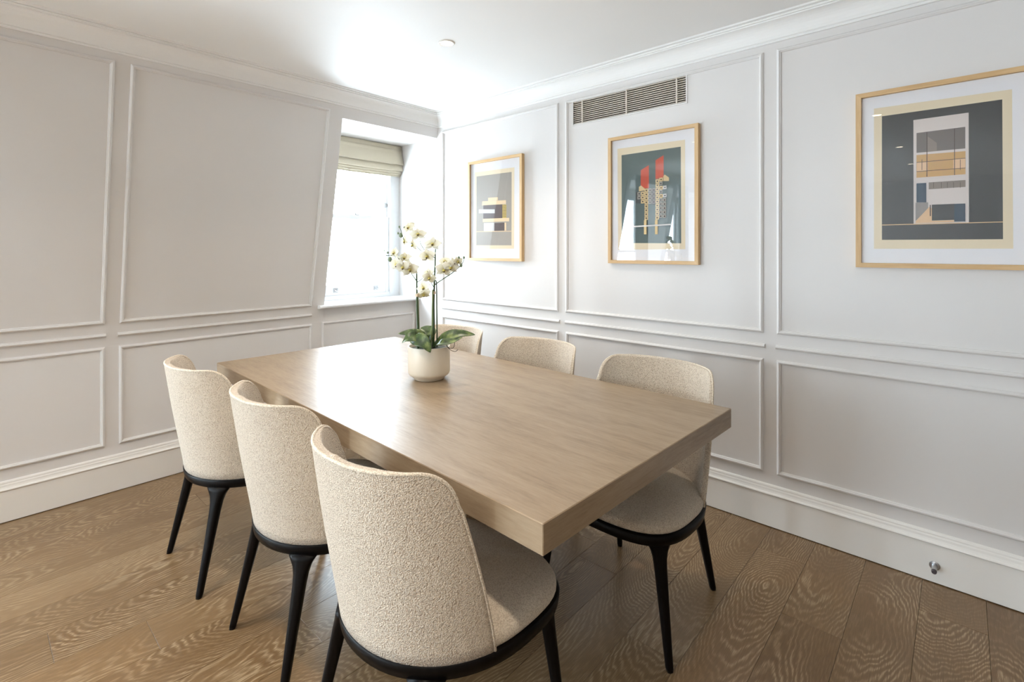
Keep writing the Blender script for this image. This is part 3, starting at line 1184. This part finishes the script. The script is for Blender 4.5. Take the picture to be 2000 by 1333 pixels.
# ------------------------------------------------------------------ dining table
TW, TL_, TH, TZ = 1.004, 2.062, 0.066, 0.755
table = thing('dining_table', (-1.2555, -1.7665, 0), R(-1.65), 'large rectangular greyed oak dining table with a thick slab top', 'table')
tt = box('table_top', (-TW / 2, -TL_ / 2, TZ - TH), (TW / 2, TL_ / 2, TZ), M['table'], table, 0.0018, True)
tt.data.materials.append(M['table_end'])
for p_ in tt.data.polygons:                  # veneer runs along each edge
    if abs(p_.normal.y) > 0.6:
        p_.material_index = 1
box('pedestal', (-0.12, -0.36, 0.03), (0.12, 0.36, TZ - TH), M['table'], table, 0.002, True)
box('foot_plate', (-0.15, -0.40, 0.0), (0.15, 0.40, 0.03), M['table'], table, 0.002, True)


# ------------------------------------------------------------------ dining chairs (local: front = +x)
A_, AF, B_, X0_, ZR, RTH = 0.291, 0.232, 0.275, 0.046, 0.408, 0.036


def outline(th, a, af, b_, n1=2.1, n2=3.2, x0=X0_):
    """th = 0 at the front, pi at the rear"""
    c_, s_ = math.cos(th), math.sin(th)
    if c_ >= 0:
        n_, aa = n2, af
    else:
        n_, aa = n1, a
    r_ = (abs(c_ / aa) ** n_ + abs(s_ / b_) ** n_) ** (-1.0 / n_)
    return Vector((x0 + r_ * c_, r_ * s_, 0))


def ring_stack(rings):
    """rings of equal length, capped"""
    v, f = [], []
    k = len(rings[0])
    for r_ in rings:
        v.extend(r_)
    for i in range(len(rings) - 1):
        for j in range(k):
            j2 = (j + 1) % k
            f.append((i * k + j, i * k + j2, (i + 1) * k + j2, (i + 1) * k + j))
    f.append(tuple(reversed(range(k))))
    f.append(tuple(range((len(rings) - 1) * k, len(rings) * k)))
    return v, f


def inset_ring(ins, z, k=72, sc=1.0):
    return [outline(2 * PI * i / k, (A_ - ins) * sc, (AF - ins) * sc, (B_ - ins) * sc) + Vector((0, 0, z)) for i in range(k)]


Z_TOP = 0.843


def back_grid(nu, nv, off):
    """outer face of the wrap-around back, pushed in by off"""
    rows = []
    half = nv // 2
    for j in range(nv + 1):
        # lower rows even, upper rows follow the rounded corner
        if j <= half:
            zt, q = 0.75 * j / half, 0.0
        else:
            q = (j - half) / (nv - half) * PI / 2
            zt = 0.75 + 0.25 * math.sin(q)
        z = ZR - 0.004 + (Z_TOP - ZR + 0.004) * zt
        s = zt
        bulge = math.sin(PI * s) * 0.006
        a = A_ - 0.004 + 0.068 * s ** 1.2 + bulge - off
        b_ = B_ - 0.004 + 0.014 * s + bulge - off
        # where the wing ends at this height
        xe = -0.050 - 0.098 * min(1, zt / 0.82) ** 1.15 - 0.082 * (1 - math.cos(q))
        n1 = 2.1 + 0.25 * s
        # angle on the outline with x = xe
        lo, hi = PI / 2, PI
        for _ in range(40):
            md = (lo + hi) / 2
            if outline(md, a, AF, b_, n1).x > xe:
                lo = md
            else:
                hi = md
        t0 = (lo + hi) / 2
        r_ = []
        for i in range(nu + 1):
            th = t0 + (2 * PI - 2 * t0) * i / nu
            p = outline(th, a, AF, b_, n1)
            p.z = z
            r_.append(p)
        rows.append(r_)
    return rows


def back_shell(thick, nu=48, nv=22, seg=6):
    """padded back: outer face, inner face and a rolled edge along the wings and the top"""
    O_ = back_grid(nu, nv, 0.003)
    I_ = back_grid(nu, nv, 0.003 + thick)
    # taper the padding towards the wings' front edges
    v, f = [], []

    def addp(p):
        v.append(Vector(p))
        return len(v) - 1
    io = [[addp(p) for p in r_] for r_ in O_]
    for j in range(nv + 1):
        for i in range(nu + 1):
            e = min(i, nu - i) / (nu * 0.5)
            k = 0.42 + 0.58 * min(1, e * 2.6)
            up_ = (O_[j][i].z - ZR) / (Z_TOP - ZR)
            k *= 1.0 - 0.52 * max(0.0, (up_ - 0.55) / 0.45) ** 1.6
            I_[j][i] = O_[j][i].lerp(I_[j][i], k)
    ii = [[addp(p) for p in r_] for r_ in I_]
    for j in range(nv):
        for i in range(nu):
            f.append((io[j][i], io[j][i + 1], io[j + 1][i + 1], io[j + 1][i]))
            f.append((ii[j][i], ii[j + 1][i], ii[j + 1][i + 1], ii[j][i + 1]))
    # boundary loop: up the first wing, over the top, down the second wing
    loop = [(j, 0) for j in range(nv + 1)] + [(nv, i) for i in range(1, nu + 1)] + [(j, nu) for j in range(nv - 1, -1, -1)]
    inner_of = {}
    for (j, i) in loop:
        jj = j if j < nv else nv - 1
        ii2 = min(max(i, 1), nu - 1) if (i in (0, nu)) else i
        inner_of[(j, i)] = (jj, ii2)
    prev = None
    for (j, i) in loop:
        o_, n_ = O_[j][i], I_[j][i]
        jn, in_ = inner_of[(j, i)]
        e = ((o_ - O_[jn][in_]) + (n_ - I_[jn][in_]))
        d = (o_ - n_)
        e = e - d * (e.dot(d) / max(1e-9, d.length_squared))
        e = e.normalized() if e.length > 1e-9 else Vector((0, 0, 1))
        ctr, rad = (o_ + n_) / 2, d / 2
        cur = [io[j][i]]
        for k in range(1, seg):
            th = PI * k / seg
            cur.append(addp(ctr + rad * math.cos(th) + e * (rad.length * 0.75 * math.sin(th))))
        cur.append(ii[j][i])
        if prev:
            for k in range(seg):
                f.append((prev[k], cur[k], cur[k + 1], prev[k + 1]))
        prev = cur
    # underside
    for i in range(nu):
        f.append((io[0][i], ii[0][i], ii[0][i + 1], io[0][i + 1]))
    seam = [O_[j][i] for (j, i) in loop]
    return v, f, seam


def smooth_sub(o, lv=1):
    for p in o.data.polygons:
        p.use_smooth = True
    if lv:
        m_ = o.modifiers.new('subdivision', 'SUBSURF')
        m_.levels = lv
        m_.render_levels = lv


def build_chair():
    t = thing('dining_chair', (0, 0, 0))
    # wooden rim under the seat
    rings = [inset_ring(0.010, ZR - RTH), inset_ring(0.004, ZR - RTH + 0.004), inset_ring(0.0, ZR - 0.004), inset_ring(0.004, ZR)]
    o = mk('seat_frame', *ring_stack(rings), M['wenge'], t, local=True)
    smooth_sub(o, 0)
    # cushion
    cu = [inset_ring(0.014, ZR - 0.002), inset_ring(0.008, ZR + 0.006), inset_ring(0.008, ZR + 0.018), inset_ring(0.014, ZR + 0.028),
          inset_ring(0.030, ZR + 0.036)]
    for sc, dz in ((0.78, 0.044), (0.55, 0.049), (0.30, 0.052), (0.10, 0.053)):
        cu.append(inset_ring(0.010, ZR + dz, sc=sc))
    o = mk('seat_cushion', *ring_stack(cu), M['seat_fabric'], t, local=True)
    smooth_sub(o, 0)
    # back padding, outer cover, welt
    v, f, seam = back_shell(0.040)
    o = mk('backrest', v, f, M['boucle'], t, local=True)
    smooth_sub(o, 0)
    G1 = back_grid(48, 22, 0.0)
    G2 = back_grid(48, 22, 0.0035)
    v, f = [], []
    for g in (G1, G2):
        for r_ in g:
            v.extend(r_)
    w_ = 49
    m_ = w_ * 23
    for j in range(22):
        for i in range(48):
            q = j * w_ + i
            f.append((q, q + 1, q + w_ + 1, q + w_))
            f.append((m_ + q, m_ + q + w_, m_ + q + w_ + 1, m_ + q + 1))
    for i in range(48):
        for j in (0, 22):
            q = j * w_ + i
            f.append((q, q + 1, m_ + q + 1, m_ + q))
    for j in range(22):
        for i in (0, 48):
            q = j * w_ + i
            f.append((q, q + w_, m_ + q + w_, m_ + q))
    o = mk('back_cover', v, f, M['boucle'], t, local=True)
    smooth_sub(o, 0)
    o = mk('piping', *tube_vf(seam, 0.0042, 8), M['piping'], t, local=True)
    smooth_sub(o, 0)
    # legs
    for (tx, ty, fx, fy) in ((0.190, 0.208, 0.212, 0.258), (-0.172, 0.168, -0.253, 0.205)):
        for sgn in (1, -1):
            top = Vector((tx, ty * sgn, ZR - RTH + 0.006))
            foot = Vector((fx, fy * sgn, 0))
            out = Vector((tx - X0_, ty * sgn, 0)).normalized()
            tan = Vector((-out.y, out.x, 0))
            rr = []
            for s, wt, wo in ((0.0, 0.044, 0.020), (0.035, 0.036, 0.020), (0.08, 0.0265, 0.019), (0.14, 0.0205, 0.0185), (0.22, 0.0180, 0.0175),
                              (0.5, 0.0150, 0.0148), (0.97, 0.0108, 0.0108), (1.0, 0.0092, 0.0092)):
                c_ = top.lerp(foot, s)
                ring = []
                for k in range(16):
                    th = 2 * PI * (k + 0.5) / 16
                    cc, ss = math.cos(th), math.sin(th)
                    q = (abs(cc) ** 4 + abs(ss) ** 4) ** (-0.25)
                    ring.append(c_ + tan * (wt * q * cc) + out * (wo * q * ss))
                rr.append(ring)
            o = mk('leg', *ring_stack(rr), M['wenge'], t, local=True)
            smooth_sub(o, 0)
    return t


def copy_tree(o, parent=None):
    c_ = o.copy()
    COL.objects.link(c_)
    c_.parent = parent
    for ch in o.children:
        copy_tree(ch, c_)
    return c_


proto = build_chair()
CH = [(-1.709, -1.083, -0.72, 'cream boucle dining chair on the left side of the table, furthest from the camera'),
      (-1.686, -1.749, -1.0, 'cream boucle dining chair in the middle of the left row, between its two neighbours'),
      (-1.716, -2.373, 0.5, 'large cream boucle dining chair seen from behind at the front of the left row'),
      (-0.876, -2.480, 178.2, 'cream boucle dining chair at the near right corner of the table, seat and legs showing'),
      (-0.850, -1.846, 179.0, 'cream boucle dining chair in the middle of the row along the picture wall'),
      (-0.838, -1.214, 179.0, 'cream boucle dining chair behind the orchid, by the picture wall')]
for i, (x, y, a, lb) in enumerate(CH):
    o = proto if i == 0 else copy_tree(proto)
    o.location = (x, y, 0)
    o.rotation_euler = (0, 0, R(a))
    tag(o, lb, 'chair', 'dining chairs around the table')

# ------------------------------------------------------------------ potted orchid
PX, PY = -1.226, -1.719
orch = thing('potted_orchid', (PX, PY, TZ), label='white orchid with arching sprays in a cream ceramic pot on the table', cat='potted plant')
PD = (Vector((PX, PY, 0)) - Vector((CAM.x, CAM.y, 0))).dot(FW)
pot_prof = [(0.052, 0.0), (0.063, 0.0012), (0.0655, 0.004), (0.067, 0.009), (0.083, 0.021), (0.0868, 0.027), (0.088, 0.036), (0.088, 0.138), (0.087, 0.1405),
            (0.084, 0.1405), (0.0828, 0.138), (0.0825, 0.10)]
v, f = lathe_vf(pot_prof, (PX, PY, TZ), seg=64)
mk('pot', v, f, M['ceramic'], orch, True)
v, f = lathe_vf([(0.0825, 0.101), (0.0815, 0.128), (0.05, 0.133), (0.015, 0.135)], (PX, PY, TZ), seg=32)
mk('moss', v, f, M['moss'], orch, True)


def op(px, py, dd=0.0):
    return at_depth(px, py, PD + dd)


BASE_Z = TZ + 0.130


def stalk(name, pts, rad, mat, parent=orch):
    p = spline(pts, 6)
    nn = len(p)
    if isinstance(rad, tuple):
        rads = [rad[0] + (rad[1] - rad[0]) * i / (nn - 1) for i in range(nn)]
    else:
        rads = rad
    return mk(name, *tube_vf(p, rads, 8), mat, parent, True)


s1 = stalk('stem', [(PX - 0.050, PY + 0.01, BASE_Z), op(816, 640, 0.0), op(814.5, 590, 0), op(814, 550, 0), op(813.5, 524, 0)], (0.0050, 0.0030), M['stem'])
s2 = stalk('stem', [(PX + 0.012, PY - 0.012, BASE_Z), op(847, 640, 0.0), op(847, 590, 0), op(849, 540, 0), op(850.5, 487, 0.0)], (0.0058, 0.0028), M['stem'])
stalk('stake', [(PX - 0.044, PY + 0.004, BASE_Z), op(818.5, 640, 0.012), op(817, 600, 0.012), op(816, 572, 0.012)], 0.0026, M['stake'])
stalk('stake', [(PX + 0.004, PY - 0.006, BASE_Z), op(844, 640, -0.012), op(844.5, 600, -0.01), op(845.5, 566, -0.008)], 0.0030, M['stake'])
s3 = stalk('stem', [(PX + 0.024, PY - 0.024, BASE_Z), op(853.5, 640, 0.01), op(853, 590, 0.01), op(852.5, 555, 0.005), op(851, 548, 0.0)], (0.0030, 0.0022), M['stem'])
for q in ((814.5, 577), (847.3, 572)):
    c_ = op(q[0], q[1], 0.0)
    mk('tie', *lathe_vf([(0.0085, -0.006), (0.0085, 0.006)], c_, seg=14), M['tie'], orch)
stalk('spray', [op(813.5, 549), op(808, 541, -0.01), op(800, 530, -0.02), op(786, 512, -0.03), op(770, 500, -0.03), op(752, 499, -0.02), op(750.5, 490, -0.02)], (0.0020, 0.0010), M['stem'], s1)
stalk('spray', [op(814, 552), op(823, 546, 0.01), op(832, 537, 0.0), op(836, 530, -0.01)], (0.0018, 0.0012), M['stem'], s1)
stalk('spray', [op(850, 556), op(857, 551, -0.01), op(872, 541, -0.02), op(884, 533, -0.02), op(897, 522, -0.01), op(905, 511, 0.0), op(906, 502, 0.0)], (0.0026, 0.0012), M['stem'], s2)
stalk('spray', [op(850.5, 505), op(838, 496, 0.0), op(828, 487, 0.0), op(821, 475, -0.01), op(821, 466, -0.01), op(816, 459, -0.01)], (0.0020, 0.0012), M['stem'], s2)
stalk('spray', [op(836, 499), op(821, 489, 0.01), op(809, 478, 0.01), op(798, 474, 0.0), op(790, 470, 0.0), op(786, 460, 0), op(783, 450, 0), op(780, 443.5, 0)], (0.0018, 0.0010), M['stem'], s2)
stalk('spray', [op(848, 562), op(844, 556, -0.01), op(840, 548, -0.01)], (0.0018, 0.0012), M['stem'], s2)


def blade(base, ctrl, tip, width, cup, twist=0.0, nu=16, nv=8, th=0.0016):
    """leaf: ribbon along a curve with a folded midrib"""
    path = spline([base] + ctrl + [tip], 8)
    m_ = len(path)
    v, f = [], []
    for lay in (0, 1):
        for i, p in enumerate(path):
            s = i / (m_ - 1)
            t = (path[min(i + 1, m_ - 1)] - path[max(i - 1, 0)]).normalized()
            side = t.cross(Vector((0, 0, 1)))
            side = side.normalized() if side.length > 1e-6 else Vector((1, 0, 0))
            side = Matrix.Rotation(twist, 3, t) @ side
            nrm = side.cross(t).normalized()
            w_ = width * (math.sin(PI * min(1, 0.10 + 0.90 * s) ** 0.85) ** 0.7) if s < 0.999 else 0.0008
            w_ = max(w_, 0.0008)
            for k in range(nv + 1):
                q = -1 + 2 * k / nv
                v.append(p + side * (w_ * q) + nrm * (cup * w_ * abs(q) ** 1.3) - nrm * (th * lay))
    L_ = m_ * (nv + 1)
    for i in range(m_ - 1):
        for k in range(nv):
            q = i * (nv + 1) + k
            f.append((q, q + 1, q + nv + 2, q + nv + 1))
            f.append((L_ + q, L_ + q + nv + 1, L_ + q + nv + 2, L_ + q + 1))
    for i in range(m_ - 1):
        for k in (0, nv):
            q = i * (nv + 1) + k
            f.append((q, q + nv + 1, L_ + q + nv + 1, L_ + q))
    return v, f


B0 = Vector((PX, PY, BASE_Z))
LEAVES = [
    (B0 + Vector((0.012, -0.01, 0)), [op(868, 661, -0.02), op(896, 653, -0.03)], op(928, 654, -0.02), 0.027, 0.30, R(40)),
    (B0 + Vector((0.01, -0.02, 0)), [op(858, 671, -0.06), op(880, 668, -0.07)], op(903, 659, -0.06), 0.020, 0.25, R(30)),
    (B0 + Vector((-0.02, 0.0, 0)), [op(826, 659, -0.03), op(804, 651, -0.04)], op(778, 652, -0.03), 0.026, 0.25, R(-35)),
    (op(806, 662, -0.065), [op(818, 664, -0.100), op(830, 671, -0.120)], op(841, 689, -0.128), 0.030, 0.20, R(48)),
    (B0 + Vector((-0.03, 0.0, 0)), [op(814, 660, -0.07), op(797, 660, -0.08)], op(785, 670, -0.07), 0.030, 0.22, R(-40)),
    (B0 + Vector((0, 0.0, 0)), [op(842, 655, 0.02), op(833, 646, 0.04)], op(821, 641, 0.05), 0.030, 0.25, R(-45))]
for lf_ in LEAVES:
    mk('leaf', *blade(*lf_), M['leaf'], orch, True)
stalk('root', [op(870, 672, -0.03), op(877, 680, -0.04), op(885, 680, -0.04), op(887.5, 673, -0.04), op(887.5, 666, -0.04)], 0.0012, M['root'])
stalk('root', [op(872, 676, -0.04), op(880, 684, -0.05), op(889, 687, -0.05), op(895, 683, -0.05)], 0.0011, M['root'])


def petal_vf(w, l, cup, bend):
    """lies in local xy, from the centre outwards along +x, faces +z"""
    v, f = [], []
    nu, nv = 8, 6
    for lay in (0, 1):
        for i in range(nu + 1):
            s = i / nu
            hw = w * max(0.0, math.sin(PI * (0.06 + 0.94 * s) ** 0.9)) ** 0.55
            hw = max(hw, w * (0.34 if i == nu else 0.14))
            for k in range(nv + 1):
                q = -1 + 2 * k / nv
                v.append((l * s * (1 - 0.16 * s * q * q), hw * q, cup * hw * abs(q) ** 1.5 + bend * l * s * s - 0.0007 * lay))
    m_ = (nu + 1) * (nv + 1)
    for i in range(nu):
        for k in range(nv):
            q = i * (nv + 1) + k
            f.append((q, q + 1, q + nv + 2, q + nv + 1))
            f.append((m_ + q, m_ + q + nv + 1, m_ + q + nv + 2, m_ + q + 1))
    for i in range(nu):
        for k in (0, nv):
            q = i * (nv + 1) + k
            f.append((q, q + nv + 1, m_ + q + nv + 1, m_ + q))
    for k in range(nv):
        for i in (0, nu):
            q = i * (nv + 1) + k
            f.append((q, q + 1, m_ + q + 1, m_ + q))
    return v, f


petal_mesh = {}


def flower(px, py, dd, size, tilt_r, tilt_u, roll, seed):
    """size = half width in metres; tilt turns the face to the right / upwards"""
    size *= 1.10
    c_ = op(px, py, dd)
    rg_ = random.Random(seed)
    face = (-FW + RT * tilt_r + Vector((0, 0, 1)) * tilt_u).normalized()
    upv = Vector((0, 0, 1)) - face * face.z
    upv.normalize()
    rgt = upv.cross(face).normalized()
    rot = Matrix((rgt, upv, face)).transposed() @ Matrix.Rotation(roll, 3, 'Z')
    # lip and throat are the flower's own mesh
    k = size / 0.036
    lipv, lipf = lathe_vf([(0.002, 0.0), (0.0052, 0.003), (0.0050, 0.007), (0.0022, 0.010)], (0, -0.003, 0), seg=10)
    lv2, lf2 = lathe_vf([(0.0026, 0.004), (0.0036, 0.009), (0.0014, 0.013)], (0, -0.0075, 0), seg=8)
    nl = len(lipf)
    v_, f_ = merge([(lipv, lipf), (lv2, lf2)])
    fm = [0] * nl + [1] * (len(f_) - nl)
    fl_ = mk('flower', [Vector(p) * k for p in v_], f_, None, orch, True, local=True, mats=[M['lip'], M['lip_dark']], fmat=fm)
    fl_.matrix_parent_inverse = Matrix.Identity(4)
    fl_.location = c_ - orch.location
    fl_.rotation_euler = rot.to_euler()
    for kind, an in (('s', 90), ('p', 8), ('p', 172), ('s', 218), ('s', 322)):
        key = (kind, round(size, 4))
        if key not in petal_mesh:
            if kind == 'p':
                vf = petal_vf(size * 0.50, size, 0.10, -0.10)
            else:
                vf = petal_vf(size * 0.32, size * 0.92, 0.10, -0.14)
            o_ = mk('petal', *vf, M['petal'], fl_, True, local=True)
            petal_mesh[key] = o_.data
        else:
            o_ = bpy.data.objects.new('petal', petal_mesh[key])
            COL.objects.link(o_)
            o_.parent = fl_
        o_.location = (0, 0, 0.0008 if kind == 'p' else -0.0006)
        o_.rotation_euler = (R(rg_.uniform(-9, 9)), R(rg_.uniform(-14, 8)), R(an + rg_.uniform(-6, 6)))


FLW = [(798, 445, -0.01, 0.028, -0.5, 0.5, 0.2), (816, 458, -0.015, 0.036, 0.1, 0.5, 0.1), (790.5, 471, 0.0, 0.024, -1.2, -0.3, 0.3),
       (806.5, 478, 0.01, 0.030, -1.3, -0.3, -0.2), (844.6, 477, -0.01, 0.037, 0.1, 0.5, -0.05), (834, 500, -0.015, 0.036, -0.2, -0.1, 0.1),
       (770, 494, -0.03, 0.026, -0.5, 0.2, 0.0), (790, 504, -0.02, 0.030, -0.2, 0.6, 0.2), (774.5, 516, -0.035, 0.034, -0.4, -0.3, 0.1),
       (800, 526, -0.03, 0.038, 0.2, -0.1, 0.15), (836, 535, -0.01, 0.027, -0.6, 0.2, 0.2), (838, 543, -0.02, 0.030, 0.4, 0.0, -0.2),
       (827, 562, -0.02, 0.032, -0.3, 0.1, 0.3), (869, 511, -0.01, 0.028, -0.3, 0.6, 0.1), (867, 527, -0.025, 0.036, 0.3, -0.1, -0.2),
       (886, 514, -0.02, 0.026, 0.6, 0.5, 0.1), (880, 522, -0.025, 0.034, 0.2, -0.3, -0.1), (827, 575, 0.01, 0.030, 0.3, -0.6, 0.2),
       (786, 521, -0.045, 0.033, -0.1, -0.4, 0.3), (894, 511, -0.015, 0.024, 0.7, 0.2, 0.2), (801, 441, 0.01, 0.022, 0.3, 0.6, 0.4)]
for i, a in enumerate(FLW):
    flower(*a, seed=i)


def bud(px, py, dd, r_):
    c_ = op(px, py, dd)
    prof = [(r_ * 0.25, -r_ * 1.2), (r_ * 0.8, -r_ * 0.7), (r_, 0), (r_ * 0.75, r_ * 0.8), (r_ * 0.2, r_ * 1.3)]
    mk('bud', *lathe_vf(prof, c_, seg=12), M['bud'], orch, True)


for q in ((783, 460, 0, 0.0085), (777.5, 456, 0, 0.004), (761.6, 507, -0.03, 0.0085), (900.5, 519, -0.01, 0.0065), (906, 503.5, 0, 0.005), (896, 503.5, -0.01, 0.005),
          (780, 443.5, 0, 0.004), (750.5, 490, -0.02, 0.003), (789.5, 444.5, 0, 0.004), (757.5, 494, -0.03, 0.004)):
    bud(*q)
